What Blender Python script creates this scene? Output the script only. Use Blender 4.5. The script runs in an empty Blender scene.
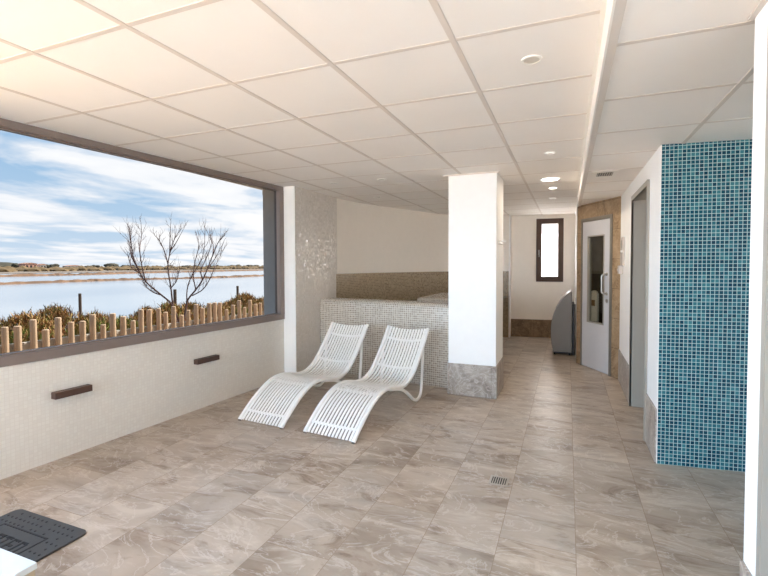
import bpy, bmesh, math, random
from mathutils import Vector, Matrix, noise
PI = math.pi
C = bpy.context.scene.collection
sc = bpy.context.scene
random.seed(7)

# ------------------------------------------------------------------ materials
def new_mat(name):
    m = bpy.data.materials.new(name); m.use_nodes = True
    nt = m.node_tree; nt.nodes.clear()
    out = nt.nodes.new('ShaderNodeOutputMaterial')
    return m, nt, out

def srgb(r, g, b):
    def f(c):
        c /= 255.0
        return c / 12.92 if c <= .04045 else ((c + .055) / 1.055) ** 2.4
    return (f(r), f(g), f(b), 1)

def N(nt, kind, **kw):
    n = nt.nodes.new(kind)
    for k, v in kw.items():
        if k == 'inp':
            for i, val in v.items(): n.inputs[i].default_value = val
        else: setattr(n, k, v)
    return n

def math_node(nt, op, a, b=None):
    n = nt.nodes.new('ShaderNodeMath'); n.operation = op
    for i, v in enumerate((a, b)):
        if v is None: continue
        if isinstance(v, (int, float)): n.inputs[i].default_value = v
        else: nt.links.new(v, n.inputs[i])
    return n.outputs[0]

def mixc(nt, fac, a, b, mode='MIX'):
    n = nt.nodes.new('ShaderNodeMix'); n.data_type = 'RGBA'; n.blend_type = mode
    for i, v in ((0, fac), (6, a), (7, b)):
        if isinstance(v, (int, float)): n.inputs[i].default_value = v
        elif isinstance(v, tuple): n.inputs[i].default_value = v
        else: nt.links.new(v, n.inputs[i])
    return n.outputs[2]

def ramp(nt, fac, stops, interp='LINEAR'):
    n = nt.nodes.new('ShaderNodeValToRGB'); n.color_ramp.interpolation = interp
    el = n.color_ramp.elements
    while len(el) < len(stops): el.new(.5)
    for e, (p, c) in zip(el, stops): e.position = p; e.color = c
    nt.links.new(fac, n.inputs[0])
    return n.outputs[0]

def simple(name, col, rough=.5, metal=0, spec=.5, var=.04, scale=12, bump=0):
    m, nt, out = new_mat(name)
    b = N(nt, 'ShaderNodeBsdfPrincipled', inp={'Roughness': rough, 'Metallic': metal, 'Specular IOR Level': spec})
    tc = N(nt, 'ShaderNodeTexCoord')
    nz = N(nt, 'ShaderNodeTexNoise', inp={'Scale': scale, 'Detail': 4.0})
    nt.links.new(tc.outputs['Object'], nz.inputs['Vector'])
    lo = tuple(c * (1 - var) for c in col[:3]) + (1,); hi = tuple(min(1, c * (1 + var)) for c in col[:3]) + (1,)
    nt.links.new(ramp(nt, nz.outputs[0], [(.3, lo), (.7, hi)]), b.inputs['Base Color'])
    if bump:
        bp = N(nt, 'ShaderNodeBump', inp={'Strength': bump, 'Distance': .002})
        nz2 = N(nt, 'ShaderNodeTexNoise', inp={'Scale': scale * 12, 'Detail': 3.0})
        nt.links.new(tc.outputs['Object'], nz2.inputs['Vector'])
        nt.links.new(nz2.outputs[0], bp.inputs['Height']); nt.links.new(bp.outputs[0], b.inputs['Normal'])
    nt.links.new(b.outputs[0], out.inputs[0])
    return m

def mosaic(name, stops, grout, pitch=.0255, gap=.11, rough=.18, tilt=.03, wash=None):
    """small glass tiles on the UV grid (metres); every tile its own tone and tilt"""
    m, nt, out = new_mat(name)
    uv = N(nt, 'ShaderNodeUVMap'); sx = N(nt, 'ShaderNodeSeparateXYZ'); nt.links.new(uv.outputs[0], sx.inputs[0])
    u = math_node(nt, 'DIVIDE', sx.outputs[0], pitch); v = math_node(nt, 'DIVIDE', sx.outputs[1], pitch)
    fu = math_node(nt, 'FRACT', u); fv = math_node(nt, 'FRACT', v)
    iu = math_node(nt, 'FLOOR', u); iv = math_node(nt, 'FLOOR', v)
    cb = N(nt, 'ShaderNodeCombineXYZ'); nt.links.new(iu, cb.inputs[0]); nt.links.new(iv, cb.inputs[1])
    wn = N(nt, 'ShaderNodeTexWhiteNoise'); wn.noise_dimensions = '2D'; nt.links.new(cb.outputs[0], wn.inputs['Vector'])
    col = ramp(nt, wn.outputs['Value'], stops)
    if wash:
        nz = N(nt, 'ShaderNodeTexNoise', inp={'Scale': 1.3, 'Detail': 3.0}); nt.links.new(uv.outputs[0], nz.inputs['Vector'])
        col = mixc(nt, ramp(nt, nz.outputs[0], [(.35, (0, 0, 0, 1)), (.7, (.5, .5, .5, 1))]), col, wash)
    du = math_node(nt, 'ABSOLUTE', math_node(nt, 'SUBTRACT', fu, .5)); dv = math_node(nt, 'ABSOLUTE', math_node(nt, 'SUBTRACT', fv, .5))
    edge = math_node(nt, 'GREATER_THAN', math_node(nt, 'MAXIMUM', du, dv), .5 - gap / 2)
    base = mixc(nt, edge, col, grout)
    b = N(nt, 'ShaderNodeBsdfPrincipled')
    nt.links.new(base, b.inputs['Base Color'])
    rr = math_node(nt, 'ADD', math_node(nt, 'MULTIPLY', edge, .6), rough); nt.links.new(rr, b.inputs['Roughness'])
    geo = N(nt, 'ShaderNodeNewGeometry')
    sub = N(nt, 'ShaderNodeVectorMath', operation='SUBTRACT'); nt.links.new(wn.outputs['Color'], sub.inputs[0]); sub.inputs[1].default_value = (.5, .5, .5)
    scl = N(nt, 'ShaderNodeVectorMath', operation='SCALE'); nt.links.new(sub.outputs[0], scl.inputs[0]); scl.inputs['Scale'].default_value = tilt * 2
    add = N(nt, 'ShaderNodeVectorMath', operation='ADD'); nt.links.new(geo.outputs['Normal'], add.inputs[0]); nt.links.new(scl.outputs[0], add.inputs[1])
    nrm = N(nt, 'ShaderNodeVectorMath', operation='NORMALIZE'); nt.links.new(add.outputs[0], nrm.inputs[0])
    nt.links.new(nrm.outputs[0], b.inputs['Normal'])
    nt.links.new(b.outputs[0], out.inputs[0])
    return m

def stone(name, stops, scale=2.2, rough=.42, attr=False, joint=None, stretch=(1, 1, 1), warp=1.6, vein=None):
    m, nt, out = new_mat(name)
    tc = N(nt, 'ShaderNodeTexCoord')
    vec = tc.outputs['Object']
    tone = None
    if attr:
        at = N(nt, 'ShaderNodeAttribute', attribute_name='tile_seed')
        sc_ = N(nt, 'ShaderNodeVectorMath', operation='SCALE'); nt.links.new(at.outputs['Color'], sc_.inputs[0]); sc_.inputs['Scale'].default_value = 30
        ad = N(nt, 'ShaderNodeVectorMath', operation='ADD'); nt.links.new(vec, ad.inputs[0]); nt.links.new(sc_.outputs[0], ad.inputs[1])
        vec = ad.outputs[0]; tone = at.outputs['Fac']
    mp = N(nt, 'ShaderNodeMapping'); mp.inputs['Scale'].default_value = stretch; mp.inputs['Rotation'].default_value = (0, 0, .45)
    nt.links.new(vec, mp.inputs[0]); vec = mp.outputs[0]
    nz = N(nt, 'ShaderNodeTexNoise', inp={'Scale': scale, 'Detail': 9.0, 'Roughness': .62, 'Distortion': warp})
    nt.links.new(vec, nz.inputs['Vector'])
    col = ramp(nt, nz.outputs[0], stops)
    n2 = N(nt, 'ShaderNodeTexNoise', inp={'Scale': scale * 1.7, 'Detail': 5.0, 'Distortion': warp * 1.5})
    nt.links.new(vec, n2.inputs['Vector'])
    vm = math_node(nt, 'ABSOLUTE', math_node(nt, 'SUBTRACT', n2.outputs[0], .5))
    vf = ramp(nt, vm, [(0, (.7, .7, .7, 1)), (.035, (0, 0, 0, 1))])
    col = mixc(nt, vf, col, vein or stops[-1][1])
    if tone is not None:
        col = mixc(nt, 1.0, col, ramp(nt, tone, [(.2, (.9, .9, .92, 1)), (.8, (1.06, 1.04, 1.0, 1))]), 'MULTIPLY')
    if joint:
        # panel joints every `joint` metres of UV u
        uv = N(nt, 'ShaderNodeUVMap'); sx = N(nt, 'ShaderNodeSeparateXYZ'); nt.links.new(uv.outputs[0], sx.inputs[0])
        jw = joint[2] if len(joint) > 2 else .004
        fu = math_node(nt, 'FRACT', math_node(nt, 'DIVIDE', sx.outputs[0], joint[0]))
        fv = math_node(nt, 'FRACT', math_node(nt, 'DIVIDE', sx.outputs[1], joint[1]))
        e = math_node(nt, 'MAXIMUM', math_node(nt, 'LESS_THAN', fu, jw / joint[0]), math_node(nt, 'LESS_THAN', fv, jw / joint[1]))
        col = mixc(nt, e, col, tuple(c * .6 for c in stops[0][1][:3]) + (1,))
    b = N(nt, 'ShaderNodeBsdfPrincipled', inp={'Roughness': rough, 'Specular IOR Level': .4})
    nt.links.new(col, b.inputs['Base Color'])
    bp = N(nt, 'ShaderNodeBump', inp={'Strength': .12, 'Distance': .004}); nt.links.new(nz.outputs[0], bp.inputs['Height']); nt.links.new(bp.outputs[0], b.inputs['Normal'])
    nt.links.new(b.outputs[0], out.inputs[0])
    return m

M = {}
M['white_wall'] = simple('painted_white', srgb(247, 245, 242), .6, bump=.05, var=.01)
M['cream_wall'] = simple('painted_cream', srgb(238, 230, 219), .6, bump=.05, var=.012)
M['ceiling'] = simple('ceiling_tile', srgb(246, 240, 233), .85, var=.012, scale=3, bump=.08)
M['tbar'] = simple('ceiling_bar', srgb(222, 211, 200), .6, var=.01)
M['trim_white'] = simple('white_metal_trim', srgb(245, 240, 232), .35, var=.01)
M['trim_grey'] = simple('grey_white_trim', srgb(222, 212, 202), .5, var=.01)
M['parapet'] = mosaic('white_mosaic', [(0, srgb(222, 217, 208)), (.5, srgb(225, 220, 211)), (1, srgb(228, 224, 215))], srgb(214, 208, 198), gap=.12, rough=.25, tilt=.006)
M['pilaster'] = mosaic('pale_mosaic', [(0, srgb(220, 213, 204)), (.5, srgb(224, 218, 210)), (1, srgb(230, 224, 217))], srgb(212, 203, 193), gap=.13, rough=.07, tilt=.085)
M['tub'] = mosaic('grey_beige_mosaic', [(0, srgb(150, 140, 126)), (.5, srgb(166, 156, 142)), (1, srgb(186, 178, 165))], srgb(222, 215, 204), gap=.2, rough=.2, tilt=.015)
M['band'] = mosaic('brown_mosaic', [(0, srgb(128, 108, 82)), (.5, srgb(144, 124, 96)), (1, srgb(162, 143, 114))], srgb(176, 160, 134), gap=.13, rough=.2, tilt=.04)
M['blue'] = mosaic('blue_glass_mosaic', [(0, srgb(10, 58, 78)), (.25, srgb(17, 70, 89)), (.5, srgb(25, 83, 100)), (.75, srgb(40, 100, 114)), (1, srgb(62, 124, 134))], srgb(176, 202, 199), gap=.15, pitch=.0262, rough=.15, tilt=.03)
def floor_mat():
    m, nt, out = new_mat('floor_stone')
    tc = N(nt, 'ShaderNodeTexCoord'); at = N(nt, 'ShaderNodeAttribute', attribute_name='tile_seed')
    sc_ = N(nt, 'ShaderNodeVectorMath', operation='SCALE'); nt.links.new(at.outputs['Color'], sc_.inputs[0]); sc_.inputs['Scale'].default_value = 40
    ad = N(nt, 'ShaderNodeVectorMath', operation='ADD'); nt.links.new(tc.outputs['Object'], ad.inputs[0]); nt.links.new(sc_.outputs[0], ad.inputs[1])
    def mapped(rot, scl):
        mp = N(nt, 'ShaderNodeMapping'); mp.inputs['Rotation'].default_value = (0, 0, rot); mp.inputs['Scale'].default_value = scl
        nt.links.new(ad.outputs[0], mp.inputs[0]); return mp.outputs[0]
    def nse(vec, s_, d, r, w): 
        n = N(nt, 'ShaderNodeTexNoise', inp={'Scale': s_, 'Detail': d, 'Roughness': r, 'Distortion': w}); nt.links.new(vec, n.inputs['Vector']); return n.outputs[0]
    v1 = mapped(.6, (.8, 1.6, 1)); v2 = mapped(.55, (.8, 2.4, 1))
    big = nse(v1, 1.6, 6, .55, .5)
    col = ramp(nt, big, [(.28, srgb(142, 125, 108)), (.44, srgb(172, 157, 141)), (.58, srgb(186, 172, 156)), (.72, srgb(166, 155, 144))])
    st = nse(v2, 2.6, 9, .68, 1.1)
    col = mixc(nt, ramp(nt, st, [(.34, (.8, .8, .8, 1)), (.47, (0, 0, 0, 1))]), col, srgb(128, 107, 88))
    col = mixc(nt, ramp(nt, st, [(.54, (0, 0, 0, 1)), (.66, (.65, .65, .65, 1))]), col, srgb(208, 197, 182))
    ve = nse(v1, 2.4, 7, .6, 1.6); vm = math_node(nt, 'ABSOLUTE', math_node(nt, 'SUBTRACT', ve, .5))
    col = mixc(nt, ramp(nt, vm, [(0, (.55, .55, .55, 1)), (.018, (0, 0, 0, 1))]), col, srgb(212, 203, 194))
    col = mixc(nt, 1.0, col, ramp(nt, at.outputs['Fac'], [(.2, (.92, .93, .95, 1)), (.8, (1.04, 1.02, 1.0, 1))]), 'MULTIPLY')
    b = N(nt, 'ShaderNodeBsdfPrincipled', inp={'Roughness': .36, 'Specular IOR Level': .4}); nt.links.new(col, b.inputs['Base Color'])
    bp = N(nt, 'ShaderNodeBump', inp={'Strength': .15, 'Distance': .003}); nt.links.new(st, bp.inputs['Height']); nt.links.new(bp.outputs[0], b.inputs['Normal'])
    nt.links.new(b.outputs[0], out.inputs[0]); return m
M['floor'] = floor_mat()
M['grout'] = simple('floor_grout', srgb(146, 126, 108), .8)
M['skirt'] = stone('skirting_stone', [(.25, srgb(120, 106, 95)), (.5, srgb(164, 153, 142)), (.8, srgb(204, 194, 183))], 3.2, .4, warp=2.2, joint=(.74, 5, .003))
M['skirt_warm'] = stone('skirting_stone_brown', [(.25, srgb(84, 66, 48)), (.5, srgb(122, 100, 76)), (.8, srgb(156, 132, 104))], 3.2, .4, warp=2.0, joint=(.6, 5, .003))
M['travertine'] = stone('door_wall_stone', [(.25, srgb(108, 84, 60)), (.5, srgb(154, 128, 98)), (.8, srgb(186, 160, 130))], 3.0, .45, warp=2.2, joint=(.6, .37, .004))
M['bronze'] = simple('window_bronze', srgb(136, 122, 115), .4, .2, var=.03)
M['brown_frame'] = simple('window_brown', srgb(74, 50, 36), .5, var=.03)
M['concrete'] = simple('concrete_reveal', srgb(226, 220, 212), .85, var=.07, scale=9, bump=.2)
M['brown_box'] = simple('brown_lamp_box', srgb(78, 56, 46), .45, var=.05)
M['white_paint'] = simple('white_lacquer', srgb(246, 243, 238), .3, var=.008)
M['foot'] = simple('grey_foot', srgb(120, 110, 100), .6)
M['rubber'] = simple('black_rubber', srgb(66, 68, 70), .55, var=.08, bump=.1)
M['rubber_dark'] = simple('black_rubber_dark', srgb(36, 36, 38), .6)
M['door_grey'] = simple('door_light_grey', srgb(206, 204, 206), .4, var=.01)
M['frame_grey'] = simple('door_frame_grey', srgb(140, 132, 122), .4, .4)
M['lining_grey'] = simple('door_lining_grey', srgb(160, 153, 142), .45, var=.015)
M['steel'] = simple('brushed_steel', srgb(186, 180, 172), .3, .9)
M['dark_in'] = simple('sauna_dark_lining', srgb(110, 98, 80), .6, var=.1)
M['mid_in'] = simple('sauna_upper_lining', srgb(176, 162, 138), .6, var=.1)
M['cream_plastic'] = simple('cream_plastic', srgb(244, 238, 224), .4)
M['tan_tag'] = simple('tan_tag', srgb(150, 112, 62), .5)
M['grey_plastic'] = simple('grey_plastic', srgb(120, 114, 108), .4, var=.02)
M['grey_device'] = simple('grey_device', srgb(196, 186, 178), .4)
M['black'] = simple('black_plastic', srgb(28, 26, 25), .5)
M['bench'] = simple('white_bench_top', srgb(204, 210, 212), .35, var=.01)
M['bench_side'] = simple('tan_bench_side', srgb(176, 158, 132), .6)
M['post_wood'] = simple('peeled_pine', srgb(186, 160, 134), .75, var=.12, scale=6, bump=.3)
M['rail_wood'] = simple('whitewashed_rail', srgb(206, 200, 190), .8, var=.08, bump=.2)
M['bark'] = simple('bare_bark', srgb(98, 76, 72), .85, var=.2, scale=20)
M['stake'] = simple('weathered_stake', srgb(88, 76, 66), .9, var=.2)
M['leaf_a'] = simple('scrub_olive', srgb(132, 116, 54), .8, var=.25, scale=8)
M['leaf_b'] = simple('scrub_rust', srgb(146, 98, 54), .8, var=.25, scale=8)
M['leaf_c'] = simple('scrub_straw', srgb(180, 146, 96), .8, var=.2, scale=8)
M['leaf_d'] = simple('scrub_green', srgb(98, 116, 40), .8, var=.2, scale=8)
M['leaf_e'] = simple('scrub_dark', srgb(70, 56, 40), .85, var=.2, scale=8)
M['dike'] = simple('dike_sand', srgb(116, 90, 70), .95, var=.25, scale=.8)
M['flat'] = simple('salt_flat', srgb(124, 113, 102), .9, var=.12, scale=.06)
M['far_scrub'] = simple('far_scrub', srgb(104, 86, 58), .9, var=.3, scale=.15)
M['far_tree'] = simple('far_tree', srgb(60, 58, 46), .9, var=.25, scale=.5)
M['pink_wall'] = simple('pink_render', srgb(188, 146, 130), .9)
M['pale_wall'] = simple('pale_render', srgb(206, 200, 192), .9)
M['roof_tile'] = simple('far_roof', srgb(170, 132, 116), .9)
M['lens_off'] = simple('downlight_lens', srgb(214, 206, 192), .3)
def emit(name, col, s):
    m, nt, out = new_mat(name)
    e = N(nt, 'ShaderNodeEmission', inp={'Color': col, 'Strength': s}); nt.links.new(e.outputs[0], out.inputs[0]); return m
M['lens_on'] = emit('downlight_lens_lit', srgb(255, 248, 236), 3.0)
def ground_mat():
    m, nt, out = new_mat('sandy_ground')
    tc = N(nt, 'ShaderNodeTexCoord')
    n1 = N(nt, 'ShaderNodeTexNoise', inp={'Scale': .9, 'Detail': 6.0}); nt.links.new(tc.outputs['Object'], n1.inputs['Vector'])
    col = ramp(nt, n1.outputs[0], [(.3, srgb(152, 128, 102)), (.55, srgb(136, 113, 84)), (.72, srgb(100, 86, 56))])
    b = N(nt, 'ShaderNodeBsdfPrincipled', inp={'Roughness': .95}); nt.links.new(col, b.inputs['Base Color'])
    nt.links.new(b.outputs[0], out.inputs[0]); return m
M['ground'] = ground_mat()
M['paving'] = simple('terrace_paving', srgb(172, 168, 162), .9, var=.08)
def water_mat():
    m, nt, out = new_mat('salt_pond_water')
    tc = N(nt, 'ShaderNodeTexCoord')
    mp = N(nt, 'ShaderNodeMapping'); mp.inputs['Scale'].default_value = (.1, .05, 1); nt.links.new(tc.outputs['Object'], mp.inputs[0])
    n1 = N(nt, 'ShaderNodeTexNoise', inp={'Scale': 1.0, 'Detail': 4.0}); nt.links.new(mp.outputs[0], n1.inputs['Vector'])
    col = ramp(nt, n1.outputs[0], [(.3, srgb(126, 140, 156)), (.7, srgb(152, 162, 172))])
    b = N(nt, 'ShaderNodeBsdfPrincipled', inp={'Roughness': .16, 'Specular IOR Level': .6}); nt.links.new(col, b.inputs['Base Color'])
    n2 = N(nt, 'ShaderNodeTexNoise', inp={'Scale': 5.0, 'Detail': 3.0}); nt.links.new(tc.outputs['Object'], n2.inputs['Vector'])
    bp = N(nt, 'ShaderNodeBump', inp={'Strength': .15, 'Distance': .02}); nt.links.new(n2.outputs[0], bp.inputs['Height']); nt.links.new(bp.outputs[0], b.inputs['Normal'])
    nt.links.new(b.outputs[0], out.inputs[0]); return m
M['water'] = water_mat()
def glass_mat(name, t, refl=.05):
    m, nt, out = new_mat(name)
    tr = N(nt, 'ShaderNodeBsdfTransparent', inp={'Color': t}); gl = N(nt, 'ShaderNodeBsdfGlossy', inp={'Roughness': .02, 'Color': (1, 1, 1, 1)})
    mx = N(nt, 'ShaderNodeMixShader', inp={0: refl}); nt.links.new(tr.outputs[0], mx.inputs[1]); nt.links.new(gl.outputs[0], mx.inputs[2])
    nt.links.new(mx.outputs[0], out.inputs[0]); return m
TINT = .234  # tint added to the pane to dim the outdoor view against the room
M['tinted_glass'] = glass_mat('dimming_glass', (TINT, TINT, TINT, 1), 0)
M['door_glass'] = glass_mat('door_glass', (.75, .75, .72, 1), .06)
def frosted():
    m, nt, out = new_mat('frosted_glass')
    t = N(nt, 'ShaderNodeBsdfTranslucent', inp={'Color': (.6, .61, .64, 1)}); d = N(nt, 'ShaderNodeBsdfDiffuse', inp={'Color': (.8, .82, .85, 1)})
    mx = N(nt, 'ShaderNodeMixShader', inp={0: .15}); nt.links.new(t.outputs[0], mx.inputs[1]); nt.links.new(d.outputs[0], mx.inputs[2])
    nt.links.new(mx.outputs[0], out.inputs[0]); return m
M['frosted'] = frosted()

# ------------------------------------------------------------------ mesh helpers
def BM():
    bm = bmesh.new(); bm.loops.layers.uv.new('UVMap'); return bm

def obj(name, bm, mat, parent=None, smooth=False, loc=None):
    me = bpy.data.meshes.new(name)
    bmesh.ops.recalc_face_normals(bm, faces=bm.faces[:])
    bm.to_mesh(me); bm.free()
    for mm in (mat if isinstance(mat, (list, tuple)) else [mat]): me.materials.append(mm)
    if smooth:
        for p in me.polygons: p.use_smooth = True
    o = bpy.data.objects.new(name, me); C.objects.link(o)
    if parent: o.parent = parent
    if loc: o.location = loc
    return o

def thing(name, label, cat, loc=(0, 0, 0), rz=0, group=None):
    o = bpy.data.objects.new(name, None); C.objects.link(o); o.empty_display_size = .1
    o.location = loc; o.rotation_euler = (0, 0, rz); tag(o, label, cat, group); return o

def tag(o, label, cat, group=None, kind=None):
    o['label'] = label; o['category'] = cat
    if group: o['group'] = group
    if kind: o['kind'] = kind
    return o

def struct(o): o['kind'] = 'structure'; return o

def add_box(bm, x0, x1, y0, y1, z0, z1, mi=0, M4=None, bevel=0):
    vs = [Vector((x, y, z)) for x in (x0, x1) for y in (y0, y1) for z in (z0, z1)]
    if M4 is not None: vs = [M4 @ v for v in vs]
    bv = [bm.verts.new(v) for v in vs]
    uvl = bm.loops.layers.uv.active
    loc = [(x, y, z) for x in (x0, x1) for y in (y0, y1) for z in (z0, z1)]
    faces = []
    for idx, ax in (((0, 1, 3, 2), 'x'), ((4, 6, 7, 5), 'x'), ((0, 4, 5, 1), 'y'), ((2, 3, 7, 6), 'y'), ((0, 2, 6, 4), 'z'), ((1, 5, 7, 3), 'z')):
        f = bm.faces.new([bv[i] for i in idx]); f.material_index = mi; faces.append(f)
        for l, i in zip(f.loops, idx):
            p = loc[i]
            l[uvl].uv = (p[1], p[2]) if ax == 'x' else (p[0], p[2]) if ax == 'y' else (p[0], p[1])
    if bevel:
        es = list({e for f in faces for e in f.edges})
        bmesh.ops.bevel(bm, geom=es, offset=bevel, segments=3, affect='EDGES', profile=.5)

def box(name, x0, x1, y0, y1, z0, z1, mat, parent=None, bevel=0, M4=None):
    bm = BM(); add_box(bm, x0, x1, y0, y1, z0, z1, 0, M4, bevel); return obj(name, bm, mat, parent)

def frame_mat(a, b):
    """local x along a->b, local y to the left of it, z up"""
    a = Vector((a[0], a[1], 0)); b = Vector((b[0], b[1], 0)); d = (b - a).normalized()
    n = Vector((-d.y, d.x, 0))
    return Matrix(((d.x, n.x, 0, a.x), (d.y, n.y, 0, a.y), (0, 0, 1, 0), (0, 0, 0, 1)))

def add_tube(bm, pts, rad, n=8, cap=True, mi=0):
    pts = [Vector(p) for p in pts]
    if not isinstance(rad, (list, tuple)): rad = [rad] * len(pts)
    t = (pts[1] - pts[0]).normalized()
    up = Vector((0, 0, 1)) if abs(t.z) < .9 else Vector((1, 0, 0))
    nx = t.cross(up).normalized(); rings = []
    for i, p in enumerate(pts):
        if i == 0: tt = pts[1] - pts[0]
        elif i == len(pts) - 1: tt = pts[-1] - pts[-2]
        else: tt = (pts[i + 1] - pts[i]).normalized() + (pts[i] - pts[i - 1]).normalized()
        tt.normalize()
        nx = (nx - tt * nx.dot(tt)).normalized(); ny = tt.cross(nx)
        rings.append([bm.verts.new(p + (nx * math.cos(2 * PI * k / n) + ny * math.sin(2 * PI * k / n)) * rad[i]) for k in range(n)])
    for a, b in zip(rings, rings[1:]):
        for k in range(n):
            f = bm.faces.new((a[k], a[(k + 1) % n], b[(k + 1) % n], b[k])); f.material_index = mi
    if cap:
        for r in (rings[0][::-1], rings[-1]):
            f = bm.faces.new(r); f.material_index = mi

def add_flat_bar(bm, pts, w, h, side):
    """rectangular bar along pts; side = width direction"""
    side = Vector(side).normalized(); pts = [Vector(p) for p in pts]; rings = []
    for i, p in enumerate(pts):
        tt = (pts[min(i + 1, len(pts) - 1)] - pts[max(i - 1, 0)]).normalized(); nn = tt.cross(side).normalized()
        rings.append([bm.verts.new(p + side * sx * w / 2 + nn * sn * h / 2) for sx, sn in ((-1, -1), (1, -1), (1, 1), (-1, 1))])
    for a, b in zip(rings, rings[1:]):
        for k in range(4): bm.faces.new((a[k], a[(k + 1) % 4], b[(k + 1) % 4], b[k]))
    bm.faces.new(rings[0][::-1]); bm.faces.new(rings[-1])

def add_disc_ring(bm, c, r0, r1, z0, z1, n=28, mi=0):
    """a short washer (r0 = 0 for a plate) with vertical axis"""
    def ring(r, z): return [bm.verts.new((c[0] + r * math.cos(2 * PI * k / n), c[1] + r * math.sin(2 * PI * k / n), z)) for k in range(n)]
    a, b = ring(r1, z0), ring(r1, z1)
    def strip(p, q):
        for k in range(n):
            f = bm.faces.new((p[k], p[(k + 1) % n], q[(k + 1) % n], q[k])); f.material_index = mi
    strip(a, b)
    if r0 > 0:
        c0, d0 = ring(r0, z0), ring(r0, z1); strip(a, c0); strip(b, d0); strip(c0, d0)
    else:
        bm.faces.new(a).material_index = mi; bm.faces.new(b).material_index = mi

def catmull(pts, n=6):
    pts = [Vector(p) for p in pts]; out = []
    P = [pts[0] * 2 - pts[1]] + pts + [pts[-1] * 2 - pts[-2]]
    for i in range(1, len(P) - 2):
        for k in range(n):
            t = k / n
            out.append(.5 * ((2 * P[i]) + (-P[i - 1] + P[i + 1]) * t + (2 * P[i - 1] - 5 * P[i] + 4 * P[i + 1] - P[i + 2]) * t * t + (-P[i - 1] + 3 * P[i] - 3 * P[i + 1] + P[i + 2]) * t ** 3))
    out.append(pts[-1]); return out

def add_prism(bm, poly, M4, d0, d1, mi=0):
    """poly in local (x,z), extruded along local y"""
    a = [bm.verts.new(M4 @ Vector((x, d0, z))) for x, z in poly]; b = [bm.verts.new(M4 @ Vector((x, d1, z))) for x, z in poly]
    fs = [bm.faces.new(a), bm.faces.new(b[::-1])]
    for k in range(len(poly)):
        fs.append(bm.faces.new((a[k], a[(k + 1) % len(poly)], b[(k + 1) % len(poly)], b[k])))
    for f in fs: f.material_index = mi
    return fs

def wall(name, a, b, rects, thick, mats, parent=None):
    """rects (u0,u1,z0,z1[,mat]) in the wall's own plane; thick > 0 goes to the left of a->b"""
    bm = BM(); M4 = frame_mat(a, b)
    for r in rects:
        add_box(bm, r[0], r[1], min(0, thick), max(0, thick), r[2], r[3], r[4] if len(r) > 4 else 0, M4)
    return obj(name, bm, mats, parent)

def add_sweep(bm, path, prof, mi=0, closed=False, inward=1):
    """profile (t,z) swept along a plan path; t is measured to the left of the path"""
    path = [Vector((p[0], p[1], 0)) for p in path]; uvl = bm.loops.layers.uv.active
    rows = []; s = 0; ss = []
    vl = [0]
    for p, q in zip(prof, prof[1:]): vl.append(vl[-1] + math.hypot(q[0] - p[0], q[1] - p[1]))
    for i, p in enumerate(path):
        d = (path[min(i + 1, len(path) - 1)] - path[max(i - 1, 0)]).normalized(); n = Vector((-d.y, d.x, 0))
        if i: s += (p - path[i - 1]).length
        ss.append(s); rows.append([bm.verts.new(p + n * t + Vector((0, 0, z))) for t, z in prof])
    for i in range(len(path) - 1):
        for k in range(len(prof) - 1):
            f = bm.faces.new((rows[i][k], rows[i + 1][k], rows[i + 1][k + 1], rows[i][k + 1])); f.material_index = mi
            for l, (ii, kk) in zip(f.loops, ((i, k), (i + 1, k), (i + 1, k + 1), (i, k + 1))): l[uvl].uv = (ss[ii], vl[kk])
    if closed:
        for r in (rows[0], rows[-1]):
            f = bm.faces.new(r); f.material_index = mi

# ------------------------------------------------------------------ camera
HC, CZ, LZ = 1.4093, 2.378, 2.241           # eye height, main ceiling, lower ceiling
cam = bpy.data.cameras.new('camera'); co = bpy.data.objects.new('camera', cam); C.objects.link(co)
yaw, pit, rol, fpx = -0.3736774, -0.0294939, -0.0024808, 434.783
cy, sy, cp, sp, cr, sr = math.cos(yaw), math.sin(yaw), math.cos(pit), math.sin(pit), math.cos(rol), math.sin(rol)
fw = Vector((sy * cp, cy * cp, sp)); rt = Vector((cy, -sy, 0)); upv = rt.cross(fw)
r2 = rt * cr + upv * sr; u2 = upv * cr - rt * sr
co.matrix_world = Matrix(((r2.x, u2.x, -fw.x, 0), (r2.y, u2.y, -fw.y, 0), (r2.z, u2.z, -fw.z, HC), (0, 0, 0, 1)))
cam.sensor_fit = 'HORIZONTAL'; cam.sensor_width = 36; cam.lens = 36 * fpx / 768
cam.shift_x = (384 - 397.041) / 768; cam.shift_y = (278.087 - 288) / 768
cam.clip_start = .05; cam.clip_end = 1500
sc.camera = co

# ------------------------------------------------------------------ shell
def lwx(y): return -3.59 + .07 * y
LA, LB = (lwx(-3.3), -3.3), (lwx(4.5), 4.5)
LL = math.hypot(LB[0] - LA[0], 7.8)
def lu(y): return (y + 3.3) * LL / 7.8
# floor: one face per tile with hairline grout grooves
bm = BM(); cl = bm.loops.layers.float_color.new('tile_seed')
rng = random.Random(3)
offs = {-7: .372, -6: .135, -5: .535, -4: .30, -3: .115, -2: .62, -1: .03, 0: .46, 1: .21}
TW, TL, G = .3675, .74, .0012
for c in range(-11, 6):
    x0 = .05 + c * TW; o_ = offs.get(c, rng.random() * TL)
    for r in range(-6, 14):
        y0 = o_ + r * TL
        f = bm.faces.new([bm.verts.new(v) for v in ((x0 + G, y0 + G, 0), (x0 + TW - G, y0 + G, 0), (x0 + TW - G, y0 + TL - G, 0), (x0 + G, y0 + TL - G, 0))])
        col = (rng.random(), rng.random(), rng.random(), 1)
        for l in f.loops: l[cl] = col
add_box(bm, -4.0, 2.2, -3.6, 9.4, -.12, -.0012, 1)
fl = struct(obj('floor', bm, [M['floor'], M['grout']]))
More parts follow.
